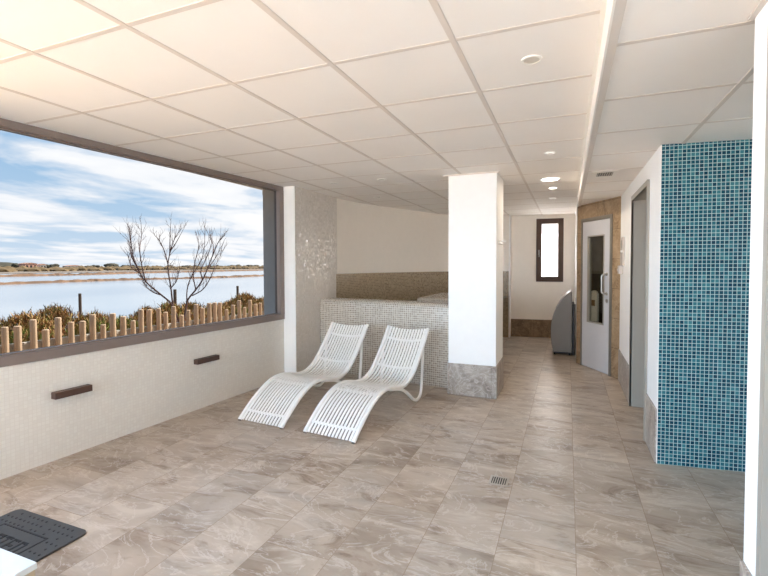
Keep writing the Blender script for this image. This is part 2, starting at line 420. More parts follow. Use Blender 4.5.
# ceilings
bm = BM()
for z0, z1 in ((CZ, CZ + .06),):
    poly = [(lwx(-3.5) - .03, -3.5), (.128, -3.5), (.128, 9.3), (-3.9, 9.3), (-3.9, 4.9), (lwx(4.9) - .03, 4.9)]
    a = [bm.verts.new((x, y, z0)) for x, y in poly]; b = [bm.verts.new((x, y, z1)) for x, y in poly]
    bm.faces.new(a); bm.faces.new(b[::-1])
    for k in range(6): bm.faces.new((a[k], a[(k + 1) % 6], b[(k + 1) % 6], b[k]))
struct(obj('ceiling', bm, M['ceiling']))
struct(box('ceiling_lower', .128, 2.2, -3.6, 9.3, LZ, LZ + .06, M['ceiling']))
struct(box('ceiling_slab', -4.0, 2.3, -3.7, 9.4, CZ + .09, CZ + .4, M['concrete']))
# ceiling grid
bm = BM()
gx = [-2.869 + .6 * i for i in range(5)]; gy = [1.2606 + .6 * j for j in range(-7, 14)]
for x in gx:
    add_box(bm, x - .012, x + .012, -3.3, 9.0, CZ - .0025, CZ + .001)
    add_box(bm, x + .012, x + .016, -3.3, 9.0, CZ - .0015, CZ + .001, 1)
for y in gy:
    add_box(bm, lwx(min(y, 4.4)) + .005, .11, y - .012, y + .012, CZ - .0015, CZ + .001)
struct(obj('trim_1', bm, [M['tbar'], M['trim_grey']]))
bm = BM()
for x in (.732, 1.332): add_box(bm, x - .012, x + .012, -3.3, 5.3, LZ - .0025, LZ + .001)
for y in gy:
    if y < 6.7: add_box(bm, .14, 2.0, y - .0115, y + .0115, LZ - .0015, LZ + .001)
struct(obj('trim_2', bm, M['tbar']))
# the step between the two ceilings
bm = BM()
add_box(bm, .108, .128, -3.3, 6.95, CZ - .007, CZ + .001, 1)
add_box(bm, .1265, .132, -3.3, 6.95, LZ - .004, CZ, 0)
add_box(bm, .132, .166, -3.3, 6.95, LZ - .008, LZ + .001, 2)
add_box(bm, .1255, .134, -3.3, 6.95, LZ - .010, LZ + .012, 0)
struct(obj('trim_3', bm, [M['trim_white'], M['trim_white'], M['trim_grey']]))

# window wall (left): parapet, window to the ceiling
W0, W1 = 1.15, 4.5                                   # glazed part of the long opening
wl = wall('wall_left', LA, LB, [(0, LL, 0, .745)], .2, M['parapet'])
struct(wl)
struct(wall('wall_left_pier', LA, LB, [(0, .3, .745, CZ)], .2, M['white_wall']))
M4L = frame_mat(LA, LB)
bm = BM()
for u0, u1, z0, z1 in ((lu(W0), LL, .745, .812), (lu(W0), LL, 2.328, CZ), (LL - .07, LL + .012, .812, 2.328), (lu(W0), lu(W0) + .07, .812, 2.328)):
    add_box(bm, u0, u1, -.012, .075, z0, z1, 0, M4L)
for u0, u1, z0, z1 in ((lu(W0) + .07, LL - .085, .812, .822), (lu(W0) + .07, LL - .085, 2.318, 2.328)):
    add_box(bm, u0, u1, .02, .07, z0, z1, 0, M4L)
w1 = struct(obj('window_1', bm, M['bronze']))
box('glass_pane', lu(W0) + .07, LL - .068, .042, .048, .822, 2.318, M['tinted_glass'], w1, M4=M4L)
# the sill of the unseen part left unglazed to let in more daylight, and the concrete pier outside
struct(box('trim_4', .3, lu(W0), -.012, .2, .745, .775, M['bronze'], M4=M4L))
struct(box('trim_5', LL - .062, LL + .5, .0765, .262, -.1, CZ, M['concrete'], M4=M4L))
# pilaster with mosaic side
bm = BM()
add_box(bm, -3.52, -3.103, 4.502, 5.6, 0, CZ, 1)
uvl = bm.loops.layers.uv.active
f = bm.faces.new([bm.verts.new(v) for v in ((-3.10, 4.505, 0), (-3.10, 5.56, 0), (-3.10, 5.56, CZ), (-3.10, 4.505, CZ))])
for l, uvv in zip(f.loops, ((0, 0), (1.055, 0), (1.055, CZ), (0, CZ))): l[uvl].uv = uvv
struct(obj('wall_pilaster', bm, [M['pilaster'], M['white_wall']]))
# curved wall behind the hot tub, brown mosaic below, cream above
cpts = catmull([(-3.105, 5.5, 0), (-3.035, 5.99, 0), (-2.91, 6.46, 0), (-2.74, 6.90, 0), (-2.54, 7.38, 0), (-2.306, 7.89, 0), (-2.02, 8.25, 0), (-1.65, 8.5, 0), (-1.3, 8.62, 0), (-1.05, 8.65, 0)], 6)
bm = BM()
add_sweep(bm, cpts, [(.0, 1.285), (.0, CZ), (.2, CZ), (.2, 0)], 1)
add_sweep(bm, cpts, [(-.008, 0), (-.008, 1.285), (.0, 1.287)], 0)
struct(obj('wall_curved', bm, [M['band'], M['cream_wall']]))
bm = BM()
add_box(bm, -1.06, -1.035, 8.63, 8.95, 0, CZ)
struct(obj('wall_curved_end', bm, M['white_wall']))
# corridor end wall with a narrow window
EA, EB = (-1.2, 8.785), (.3, 8.96)
EL = math.hypot(1.5, .175)
struct(wall('wall_end', EA, EB, [(0, .635, 0, CZ), (1.13, EL, 0, CZ), (.635, 1.13, 0, 1.085), (.635, 1.13, 2.30, CZ)], .25, M['cream_wall']))
M4E = frame_mat(EA, EB)
bm = BM(); add_box(bm, .12, EL - .1, -.012, 0, 0, .345, 0, M4E); struct(obj('baseboard_end', bm, M['skirt_warm']))
bm = BM()
for u0, u1, z0, z1 in ((.635, .735, 1.085, 2.30), (1.035, 1.13, 1.085, 2.30), (.735, 1.035, 1.085, 1.185), (.735, 1.035, 2.20, 2.30)):
    add_box(bm, u0, u1, -.02, .06, z0, z1, 0, M4E, .004)
w2 = struct(obj('window_2', bm, M['brown_frame']))
box('frosted_pane', .73, 1.04, .02, .028, 1.18, 2.205, M['frosted'], w2, M4=M4E)
bm = BM()
add_box(bm, .676, .694, -.028, -.02, 1.60, 1.70, 0, M4E, .003); add_box(bm, .678, .692, -.055, -.028, 1.66, 1.675, 0, M4E); add_box(bm, .68, .69, -.06, -.048, 1.56, 1.675, 0, M4E, .003)
obj('handle', bm, M['steel'], w2)
# corridor right wall
struct(box('wall_corridor', .13, .3, 6.75, 9.0, 0, CZ, M['white_wall']))
# stone wall with the glazed door
SA, SB = (.125, 6.72), (.588, 5.94)
SL = math.hypot(SB[0] - SA[0], SB[1] - SA[1]); M4S = frame_mat(SA, SB)
struct(wall('wall_stone', SA, SB, [(0, .113, 0, CZ), (.778, SL + .02, 0, CZ), (.113, .778, 2.045, CZ)], .12, M['travertine']))
d1 = bpy.data.objects.new('door_1', None); C.objects.link(d1); struct(d1)
bm = BM()
for u0, u1, z0, z1 in ((.113, .137, 0, 2.045), (.738, .778, 0, 2.045), (.137, .738, 2.0, 2.045)): add_box(bm, u0, u1, -.012, .09, z0, z1, 0, M4S)
obj('door_frame', bm, M['frame_grey'], d1)
bm = BM()
for u0, u1, z0, z1 in ((.139, .262, .008, 1.995), (.614, .736, .008, 1.995), (.262, .614, .008, .632), (.262, .614, 1.795, 1.995)): add_box(bm, u0, u1, .0, .045, z0, z1, 0, M4S)
leaf = obj('door_leaf', bm, M['door_grey'], d1)
bm = BM()
for u0, u1, z0, z1 in ((.256, .272, .626, 1.8), (.604, .62, .626, 1.8), (.272, .604, .626, .642), (.272, .604, 1.785, 1.8)): add_box(bm, u0, u1, -.006, .05, z0, z1, 0, M4S)
obj('glazing_bead', bm, M['lining_grey'], leaf)
box('glass_pane', .262, .614, .02, .026, .632, 1.795, M['door_glass'], leaf, M4=M4S)
bm = BM()
hp = [(.675, 0, 1.29), (.672, -.045, 1.29), (.658, -.06, 1.275), (.655, -.062, 1.25), (.655, -.062, 1.08), (.658, -.06, 1.055), (.672, -.045, 1.04), (.675, 0, 1.04)]
add_tube(bm, [M4S @ Vector(p) for p in hp], .011, 10)
for z in (1.29, 1.04): add_tube(bm, [M4S @ Vector((.675, .001, z)), M4S @ Vector((.675, -.008, z))], .022, 14)
obj('door_handle', bm, M['steel'], leaf, True)
bm = BM(); add_tube(bm, [M4S @ Vector((.683, .001, .947)), M4S @ Vector((.683, -.009, .947))], .024, 16); add_tube(bm, [M4S @ Vector((.683, -.009, .947)), M4S @ Vector((.683, -.012, .947))], .01, 10)
obj('lock', bm, M['steel'], leaf)
# the dim room behind that door
bm = BM()
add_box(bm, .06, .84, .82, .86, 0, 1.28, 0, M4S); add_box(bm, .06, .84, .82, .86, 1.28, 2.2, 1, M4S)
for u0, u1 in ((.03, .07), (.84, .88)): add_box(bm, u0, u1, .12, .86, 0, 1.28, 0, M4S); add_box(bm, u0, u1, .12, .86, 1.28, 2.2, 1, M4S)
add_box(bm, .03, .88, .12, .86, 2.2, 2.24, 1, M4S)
struct(obj('wall_sauna', bm, [M['dark_in'], M['mid_in']]))
pn = thing('cream_board', 'cream round-topped board with a small tan tag behind the door glass', 'board', tuple(M4S @ Vector((.305, .06, 0))), math.atan2(M4S[1][0], M4S[0][0]))  # cream panel set close behind the door glass, purpose unknown
poly = [(-.075, 0), (.075, 0), (.075, .99)] + [(.075 * math.cos(t), .99 + .07 * math.sin(t)) for t in [PI * k / 10 for k in range(1, 10)]] + [(-.075, .99)]
bm = BM(); add_prism(bm, poly, Matrix.Identity(4), 0, .03); obj('board', bm, M['cream_plastic'], pn)
bm = BM(); add_box(bm, -.03, .005, -.008, .0,   .85, .93); add_box(bm, .012, .034, -.008, .0,   .85, .93); obj('tag', bm, M['tan_tag'], pn)
# right white wall with the grey doorway
RX = .598
bm = BM()
for y0, y1, z0, z1 in ((3.54, 3.93, 0, LZ), (4.87, 6.0, 0, LZ), (3.93, 4.87, 2.065, LZ)): add_box(bm, RX, RX + .2, y0, y1, z0, z1)
add_box(bm, RX, RX + .004, 3.5, 3.54, 0, LZ)
struct(obj('wall_right', bm, M['white_wall']))
bm = BM(); add_box(bm, RX - .01, RX, 3.51, 3.928, 0, .385); add_box(bm, RX - .01, RX, 4.872, 5.93, 0, .375)
struct(obj('baseboard_right', bm, M['skirt']))
d2 = bpy.data.objects.new('door_2', None); C.objects.link(d2); struct(d2)
bm = BM()
add_box(bm, RX - .014, RX + .22, 3.925, 3.955, 0, 2.065); add_box(bm, RX - .014, RX + .22, 4.84, 4.872, 0, 2.065); add_box(bm, RX - .014, RX + .22, 3.955, 4.84, 2.035, 2.065)
add_box(bm, RX - .018, RX, 3.93, 3.955, 0, 2.08); add_box(bm, RX - .018, RX, 4.84, 4.866, 0, 2.08); add_box(bm, RX - .018, RX, 3.955, 4.84, 2.035, 2.08)
obj('door_frame', bm, M['lining_grey'], d2)
box('door_leaf', RX + .16, RX + .2, 3.957, 4.838, .006, 2.033, M['lining_grey'], d2)
bm = BM(); add_box(bm, RX + .0, RX + .012, 3.955, 3.96, 1.72, 1.84); obj('hinge', bm, M['steel'], d2)
# blue mosaic wall and the shower recess
BA, BB = (RX, 3.500), (1.78, 3.66)
struct(wall('wall_blue', BA, BB, [(0.004, math.hypot(BB[0] - BA[0], BB[1] - BA[1]), 0, LZ)], .02, M['blue']))
struct(box('wall_shower_side', 1.7, 1.85, 1.6, 3.9, 0, LZ, M['white_wall']))
struct(box('wall_shower_back', .8, 1.85, 3.72, 3.85, 0, LZ, M['white_wall']))
# right foreground wall
FX = .579
bm = BM(); add_box(bm, FX, FX + .12, 1.70, 1.822, 0, LZ); add_box(bm, FX + .12, 1.85, 1.6, 1.822, 0, LZ); add_box(bm, FX, FX + .12, -3.3, 1.55, 0, LZ)
struct(obj('wall_foreground', bm, M['white_wall']))
bm = BM(); add_box(bm, FX - .01, FX, 1.70, 1.822, 0, .378); struct(obj('baseboard_foreground', bm, M['skirt']))
bm = BM(); add_box(bm, FX - .006, FX + .12, 1.672, 1.70, 0, LZ); add_box(bm, FX - .004, FX + .12, 1.55, 1.672, 0, LZ); struct(obj('trim_6', bm, M['lining_grey']))
bm = BM(); add_box(bm, .56, FX, -3.3, 1.83, LZ - .006, LZ + .001); struct(obj('trim_7', bm, M['trim_grey']))
# the wall behind the viewer, with an unglazed opening, unseen and sized to light the room
BY = -3.3
bm = BM()
add_box(bm, -4.0, -3.7, BY - .2, BY, 0, CZ); add_box(bm, -1.3, 2.2, BY - .2, BY, 0, CZ)
struct(obj('wall_back', bm, M['white_wall']))
# free-standing pillar
px0, px1, py0, py1 = -1.203, -.692, 4.60, 5.11
struct(box('wall_pillar', px0, px1, py0, py1, 0, CZ, M['white_wall']))
bm = BM(); q = .01
add_box(bm, px0 - q, px1 + q, py0 - q, py0, 0, .345); add_box(bm, px1, px1 + q, py0, py1 + q, 0, .345); add_box(bm, px0 - q, px1, py1, py1 + q, 0, .345); add_box(bm, px0 - q, px0, py0, py1, 0, .345)
struct(obj('baseboard_pillar', bm, M['skirt']))
bm = BM(); add_box(bm, -1.26, -.66, 4.585, 4.6, CZ - .012, CZ); struct(obj('trim_8', bm, M['tbar']))

# ------------------------------------------------------------------ hot tub
ht = thing('hot_tub', 'raised hot tub with grey beige mosaic front behind the two loungers', 'hot tub', (-3.095, 5.05, 0))
ta, tb = Vector((0, 0, 0)), Vector((1.878, -.245, 0))
prof = [(0, 0), (0, .905)] + [(.055 - .055 * math.cos(t), .905 + .055 * math.sin(t)) for t in [PI / 2 * k / 6 for k in range(1, 7)]] + [(.28, .96), (.3, .94), (.3, .5)]
bm = BM(); add_sweep(bm, [ta + (tb - ta) * (k / 4) for k in range(5)], prof, 0); 
for v in bm.verts: v.co.x = min(v.co.x, 1.879)
obj('front_wall', bm, M['tub'], ht, True)
bm = BM(); vs = [bm.verts.new(Vector((p.x + 3.095, p.y - 5.05, .80)) + Vector((.02, -.02, 0))) for p in cpts] + [bm.verts.new((1.87, .1, .80)), bm.verts.new((.02, .3, .80))]
bm.faces.new(vs); obj('tub_water', bm, M['water'], ht)
bm = BM(); add_box(bm, .98, 1.9, 1.15, 2.5, .6, .92, 0, None, .03); obj('bench', bm, M['tub'], ht)

# ------------------------------------------------------------------ loungers
PROF = catmull([(0, .012, 0), (.05, .055, 0), (.11, .105, 0), (.25, .203, 0), (.40, .272, 0), (.54, .292, 0), (.66, .278, 0), (.80, .245, 0), (.92, .238, 0), (1.04, .272, 0), (1.14, .335, 0), (1.28, .468, 0), (1.42, .628, 0), (1.495, .718, 0)], 4)
LW = .505
def dish(s):  # how far the middle slats hang below the rails
    return .004 + .022 * max(0, min(1, (s - .55) / .7))
def curve_at(s):
    for a, b in zip(PROF, PROF[1:]):
        if a.x <= s <= b.x: return a.y + (b.y - a.y) * (s - a.x) / max(1e-6, b.x - a.x)
    return PROF[-1].y
def lounger(label, loc, rz):
    # local x = across (0..LW), y = along the length
    t = thing('sun_lounger', label, 'sun lounger', loc, rz, 'white slatted sun loungers')
    for sx in (0.011, LW - .011):
        bm = BM(); add_tube(bm, [(sx, p.x, p.y) for p in PROF], .0185, 10); obj('side_rail', bm, M['white_paint'], t, True)
    n = 14
    for i in range(1, n):
        x = .011 + (LW - .022) * i / n; w = 1 - (2 * i / n - 1) ** 2
        pts = [(x, p.x, p.y - dish(p.x) * w + .004) for p in PROF]
        pts[0] = (x, .004, .014)
        bm = BM(); add_flat_bar(bm, pts, .0212, .006, (1, 0, 0)); obj('slat', bm, M['white_paint'], t)
    for s in (.085, .43, .86, 1.175, 1.41):
        bm = BM(); pts = []
        for k in range(13):
            f = k / 12; w = 1 - (2 * f - 1) ** 2
            pts.append((.01 + (LW - .02) * f, s, curve_at(s) - dish(s) * w - .007))
        add_tube(bm, pts, .0125, 8); obj('cross_bar', bm, M['white_paint'], t, True)
    for sx in (0.011, LW - .011):
        leg = catmull([(sx, .62, .272), (sx, .76, .240), (sx, .88, .200), (sx, 1.0, .128), (sx, 1.11, .048), (sx, 1.20, .017), (sx, 1.268, .034), (sx, 1.305, .085), (sx, 1.325, .2), (sx, 1.345, .38), (sx, 1.352, .545)], 5)
        bm = BM(); add_tube(bm, leg, .0155, 10); obj('rear_leg', bm, M['white_paint'], t, True)
    for sx in (0.011, LW - .011):
        bm = BM(); add_box(bm, sx - .014, sx + .014, -.008, .022, 0, .012, 0, None, .003); obj('foot', bm, M['foot'], t)
    return t
lounger('white slatted sun lounger on the left, next to the window wall pilaster', (-2.777, 3.125, 0), -math.radians(4.6))
lounger('white slatted sun lounger on the right, nearer the square pillar', (-2.056, 3.085, 0), -math.radians(5.9))

# ------------------------------------------------------------------ small fittings
for lab, y0, y1 in (('dark brown oblong wall lamp on the parapet, nearer the viewer', 1.975, 2.225), ('dark brown oblong wall lamp on the parapet, nearer the loungers', 3.175, 3.44)):
    rt_ = thing('wall_lamp', lab, 'wall lamp', (lwx((y0 + y1) / 2), (y0 + y1) / 2, .455), -math.atan(.07) + 0, 'oblong wall lamps on the parapet')
    h = (y1 - y0) / 2
    bm = BM(); add_box(bm, .006, .062, -h, h, 0, .048, 0, None, .003); obj('housing', bm, M['brown_box'], rt_)
    bm = BM(); add_box(bm, 0, .006, -h + .01, h - .01, .006, .042); obj('back_plate', bm, M['black'], rt_)

def downlight(label, x, y, r, lit=False):
    t = thing('downlight', label, 'ceiling light', (x, y, CZ), 0, 'recessed downlights')
    bm = BM(); add_disc_ring(bm, (0, 0), r * .78, r, -.006, .0); obj('trim_ring', bm, M['trim_white'] if not lit else M['trim_white'], t)
    bm = BM(); add_disc_ring(bm, (0, 0), 0, r * .78, -.003, .0); obj('lens', bm, M['lens_on'] if lit else M['lens_off'], t)
    if lit:
        l = bpy.data.lights.new('lamp', 'AREA'); l.shape = 'DISK'; l.size = r * 1.4; l.energy = lit; l.color = (1, .86, .68)
        lo = bpy.data.objects.new('lamp', l); C.objects.link(lo); lo.parent = t; lo.location = (0, 0, -.012)
downlight('unlit round downlight nearest the viewer, beside the ceiling step', -.166, 2.17, .047)
downlight('unlit round downlight before the square pillar, second along the ceiling step', -.153, 4.005, .045)
downlight('large lit round downlight over the corridor entrance beside the pillar', -.19, 5.23, .115, 1.6)
downlight('small lit round downlight just behind the large one over the corridor', -.18, 5.835, .055, .8)
downlight('faint round downlight deepest in the corridor ceiling', -.21, 6.75, .05)
downlight('unlit downlight over the left end of the hot tub front', -2.56, 4.51, .047)
downlight('unlit downlight over the middle of the hot tub front', -1.96, 4.525, .05)
downlight('unlit downlight over the water of the hot tub, close to the curved wall', -2.56, 5.72, .05)

vt = thing('ceiling_vent', 'square white ceiling vent with dark slots above the right wall', 'air vent', (.31, 4.43, LZ))
bm = BM()
for x0, x1, y0, y1 in ((-.105, -.066, -.16, .16), (.066, .105, -.16, .16), (-.066, .066, -.16, -.092), (-.066, .066, .092, .16)): add_box(bm, x0, x1, y0, y1, -.005, 0)
obj('frame', bm, M['trim_white'], vt)
bm = BM(); add_box(bm, -.066, .066, -.092, .092, -.002, 0); obj('backing', bm, M['black'], vt)
for k in range(7):
    x = -.057 + .019 * k
    bm = BM(); add_box(bm, x - .003, x + .003, -.092, .092, -.0045, -.002); obj('louvre', bm, M['trim_grey'], vt)

hk = thing('towel_hook', 'white double towel hook on the corridor side of the pillar', 'hook', (px1 - .001, 4.80, 1.66))
bm = BM(); add_box(bm, 0, .008, -.09, .13, -.028, .026, 0, None, .003); obj('plate', bm, M['white_paint'], hk)
for y in (-.06, .09):
    bm = BM(); add_tube(bm, catmull([(.006, y, .008), (.03, y, .006), (.05, y, .0), (.06, y, .018)], 4), .008, 8); add_tube(bm, catmull([(.006, y, -.018), (.02, y, -.024), (.032, y, -.02)], 4), .007, 8)
    obj('peg', bm, M['white_paint'], hk, True)

ic = thing('wall_panel', 'tall grey control panel with a white knob beside the stone door wall', 'control panel', (RX, 5.62, 1.40))
bm = BM(); add_box(bm, -.022, 0, -.12, .12, 0, .325, 0, None, .004); obj('plate', bm, M['grey_device'], ic)
bm = BM(); add_tube(bm, [(-.02, -.10, .16), (-.04, -.10, .16)], .012, 12); obj('knob', bm, M['white_paint'], ic)
bm = BM(); add_box(bm, -.024, -.02, -.07, .05, .2, .29); obj('display', bm, M['lining_grey'], ic)
sb = thing('switch_box', 'small white switch box under the grey control panel', 'switch', (RX, 5.70, 1.30))
bm = BM(); add_box(bm, -.045, 0, -.06, .06, 0, .10, 0, None, .006); obj('housing', bm, M['grey_device'], sb)
bm = BM(); add_tube(bm, [(-.044, 0, .05), (-.055, 0, .05)], .02, 12); obj('button', bm, M['grey_device'], sb)

dr = thing('floor_drain', 'small square steel drain grate set in the stone floor', 'drain', (-.405, 2.845, 0))
bm = BM()
for x0, x1, y0, y1 in ((-.06, -.046, -.06, .06), (.046, .06, -.06, .06), (-.046, .046, -.06, -.046), (-.046, .046, .046, .06)): add_box(bm, x0, x1, y0, y1, 0, .004)
obj('frame', bm, M['steel'], dr)
bm = BM(); add_box(bm, -.046, .046, -.046, .046, 0, .001); obj('well', bm, M['black'], dr)
for k in range(6):
    x = -.036 + .0144 * k
    bm = BM(); add_box(bm, x - .0032, x + .0032, -.046, .046, .001, .0035); obj('bar', bm, M['steel'], dr)

# grey cabinet on casters against the corridor wall
gc = thing('plastic_cabinet', 'grey curved-front plastic cabinet on casters at the corridor end', 'cabinet', (0, 7.2, 0))
pr = catmull([(-.20, .05, 0), (-.226, .2, 0), (-.236, .38, 0), (-.226, .52, 0), (-.185, .68, 0), (-.115, .81, 0), (-.03, .93, 0), (.03, .985, 0), (.055, .995, 0)], 5)
poly = [(p.x, p.y) for p in pr] + [(.07, .985), (.07, .05)]
bm = BM(); fs = add_prism(bm, poly, Matrix.Identity(4), 0, .62)
es = [e for e in bm.edges if len(e.link_faces) == 2 and (len(e.link_faces[0].verts) > 6) != (len(e.link_faces[1].verts) > 6)]
bmesh.ops.bevel(bm, geom=es, offset=.012, segments=3, affect='EDGES')
obj('body', bm, M['grey_plastic'], gc)
bm = BM(); add_box(bm, -.18, .06, .02, .6, .03, .05); obj('base', bm, M['black'], gc)
for x, y in ((-.18, .05), (.04, .05), (-.18, .55), (.04, .55)):
    bm = BM(); add_tube(bm, [(x - .012, y, .02), (x + .012, y, .02)], .02, 14); add_box(bm, x - .008, x + .008, y - .012, y + .012, .02, .034); obj('caster', bm, M['black'], gc)
bm = BM(); add_box(bm, .072, .112, .03, .58, .012, .80, 0, None, .01); obj('back_panel', bm, M['black'], gc)

# bath mat with pressed pattern
mt = thing('bath_mat', 'dark grey rubber bath mat with dimples at the foot of the white bench', 'mat', (-2.64, 1.27, 0))
def rrect(w, h, r, n=6):
    out = []
    for cx, cy_, a0 in ((w / 2 - r, h / 2 - r, 0), (-w / 2 + r, h / 2 - r, PI / 2), (-w / 2 + r, -h / 2 + r, PI), (w / 2 - r, -h / 2 + r, 1.5 * PI)):
        out += [(cx + r * math.cos(a0 + PI / 2 * k / n), cy_ + r * math.sin(a0 + PI / 2 * k / n)) for k in range(n + 1)]
    return out
ROT = Matrix.Rotation(-PI / 2, 4, 'X')      # prism axis to vertical
bm = BM(); add_prism(bm, rrect(.6, .47, .035), Matrix.Rotation(PI / 2, 4, 'X'), 0, .011)
obj('mat', bm, M['rubber'], mt)
bm = BM(); rg = random.Random(5)
for i in range(16):
    for j in range(12):
        x = -.27 + i * .036 + (.018 if j % 2 else 0); y = -.205 + j * .0373
        if abs(x + .02) < .20 and abs(y - .015) < .115: continue
        if abs(x) > .285 or rg.random() < .12: continue
        add_disc_ring(bm, (x, y), 0, .006, .011, .0125, 8)
obj('dimples', bm, M['rubber_dark'], mt)['kind'] = 'stuff'
bm = BM()
for x0, x1, y0, y1 in ((-.20, .17, .108, .116), (-.20, .17, -.09, -.082), (-.20, -.192, -.09, .116), (.162, .17, -.09, .116)): add_box(bm, x0, x1, y0, y1, .011, .0128)
obj('label_border', bm, M['rubber_dark'], mt)
bm = BM()
gl = {'E': [(0, .012, 0, .09), (0, .045, 0, .014), (0, .045, .038, .052), (0, .045, .076, .09)], 'A': [(0, .012, 0, .09), (.036, .048, 0, .09), (0, .048, .076, .09), (0, .048, .036, .048)], 'T': [(.018, .03, 0, .09), (0, .048, .076, .09)], 'D': [(0, .012, 0, .09), (.036, .048, .01, .08), (0, .04, 0, .014), (0, .04, .076, .09)]}
for i, ch in enumerate('EATED'):
    for a0, a1, b0, b1 in gl[ch]: add_box(bm, -.165 + i * .062 + a0, -.165 + i * .062 + a1, -.035 + b0, -.035 + b1, .011, .0128)
obj('lettering', bm, M['rubber_dark'], mt)
bn = thing('bench', 'low white bench corner in the lower left foreground', 'bench', (-2.35, .6, 0))
bm = BM(); add_box(bm, -.5, .508, -.45, .395, .275, .3, 0, None, .003); obj('seat_top', bm, M['bench'], bn)
bm = BM(); add_box(bm, -.49, .503, -.44, .39, 0, .275); obj('base', bm, M['bench_side'], bn)

# ------------------------------------------------------------------ outdoors
def gz(x, y):
    d = -x - 7.5
    return 0.0 if d < 0 else max(-1.3, -.095 * d)
bm = BM(); xs = [-3.8 - .7 * i for i in range(24)] + [-24]; ys = [-14 + 1.0 * j for j in range(52)]
gr = [[bm.verts.new((x, y, gz(x, y) + (.05 * noise.noise(Vector((x * .6, y * .6, 0))) if x < -7 else 0))) for y in ys] for x in xs]
for i in range(len(xs) - 1):
    for j in range(len(ys) - 1): bm.faces.new((gr[i][j], gr[i + 1][j], gr[i + 1][j + 1], gr[i][j + 1]))
struct(obj('ground', bm, M['ground'], smooth=True))
bm = BM(); bm.faces.new([bm.verts.new(v) for v in ((2.4, -30, -.05), (40, -30, -.05), (40, 40, -.05), (2.4, 40, -.05))]); bm.faces.new([bm.verts.new(v) for v in ((-3.8, -30, -.05), (2.4, -30, -.05), (2.4, -3.5, -.05), (-3.8, -3.5, -.05))]); bm.faces.new([bm.verts.new(v) for v in ((-3.8, 9.4, -.05), (2.4, 9.4, -.05), (2.4, 40, -.05), (-3.8, 40, -.05))])
struct(obj('ground_terrace', bm, M['paving']))
bm = BM(); bm.faces.new([bm.verts.new(v) for v in ((-14, -120, -.8), (-14, 300, -.8), (-260, 300, -.8), (-260, -120, -.8))])
struct(obj('water', bm, M['water']))
def dike(label, pts, w, h, seed):
    bm = BM(); rg = random.Random(seed); P = catmull([Vector((x, y, -.8)) for x, y in pts], 30); rows = []
    for i, p in enumerate(P):
        d = (P[min(i + 1, len(P) - 1)] - P[max(i - 1, 0)]).normalized(); n = Vector((-d.y, d.x, 0)); hh = h * rg.uniform(.6, 1.3); ww = w * rg.uniform(.8, 1.2)
        rows.append([bm.verts.new(p + n * a * ww + Vector((0, 0, b * hh))) for a, b in ((-.5, -.3), (-.3, .8), (0, 1), (.3, .8), (.5, -.3))])
    for a, b in zip(rows, rows[1:]):
        for k in range(4): bm.faces.new((a[k], b[k], b[k + 1], a[k + 1]))
    return tag(obj('earth_dike', bm, M['dike']), label, 'dike')
dike('nearer pale sand dike running across the salt pond', [(-64, -20), (-64, 32), (-64, 48), (-59.5, 62), (-60, 76), (-62, 120)], 2.2, .3, 1)
dike('farther sand dike across the salt pond, nearer the horizon', [(-109, -20), (-111, 54), (-112, 74), (-119, 92), (-122, 120), (-128, 165), (-130, 240)], 3.2, .45, 2)
bm = BM(); bm.faces.new([bm.verts.new(v) for v in ((-168, -150, -.74), (-150, 60, -.74), (-150, 330, -.74), (-900, 900, -.74), (-900, -500, -.74))])
struct(obj('ground_flats', bm, M['flat']))
# far scrub belt and skyline
bm = BM(); rg = random.Random(11)
for row in range(3):
    X = -205 - row * 25
    for k in range(240):
        y = -60 + k * 2.1 + rg.uniform(-1, 1); h = rg.uniform(.7, 1.6) + (.3 * row); w = rg.uniform(1.5, 4); x = X + rg.uniform(-9, 9)
        m4 = Matrix.Translation((x, y, -.74 + h * .2)) @ Matrix.Diagonal((w * .8, w, h, 1))
        bmesh.ops.create_icosphere(bm, subdivisions=1, radius=1, matrix=m4)
tag(obj('far_scrub', bm, M['far_scrub']), 'belt of dry olive scrub along the far shore of the salt flats', 'scrub', kind='stuff')
TR = [(-312, 151, 3.0), (-300, 160, 4.0), (-302, 176, 3.6), (-300, 196, 2.6), (-305, 203, 3.0), (-300, 210, 2.6), (-305, 215, 4.2), (-302, 225.5, 3.2), (-300, 234, 2.4), (-306, 243, 2.8), (-300, 252, 2.4), (-304, 264, 3.0), (-300, 277, 2.7), (-305, 291, 3.0), (-300, 304, 2.6), (-305, 318, 3.2), (-300, 331, 3.0), (-305, 345, 3.4), (-300, 357, 3.2), (-305, 371, 3.4), (-300, 384, 3.0)]
for i, (x, y, h) in enumerate(TR):
    t = thing('distant_tree', 'small dark tree on the flat horizon beyond the salt pond', 'tree', (x, y, -.75), 0, 'trees on the horizon')
    bm = BM(); rg = random.Random(30 + i)
    for k in range(6):
        m4 = Matrix.Translation((rg.uniform(-1, 1) * h * .8, rg.uniform(-1, 1) * h * .9, h * rg.uniform(.35, .68))) @ Matrix.Diagonal((h * .5, h * rg.uniform(.45, .8), h * .32, 1))
        bmesh.ops.create_icosphere(bm, subdivisions=2, radius=1, matrix=m4)
    for v in bm.verts: v.co += Vector((noise.noise(v.co * .9), noise.noise(v.co * .9 + Vector((9, 0, 0))), noise.noise(v.co * .9 + Vector((0, 9, 0))))) * h * .16
    obj('crown', bm, M['far_tree'], t)
    bm = BM(); add_tube(bm, [(0, 0, -.1), (0, 0, h * .5)], .2, 6); obj('trunk', bm, M['stake'], t)
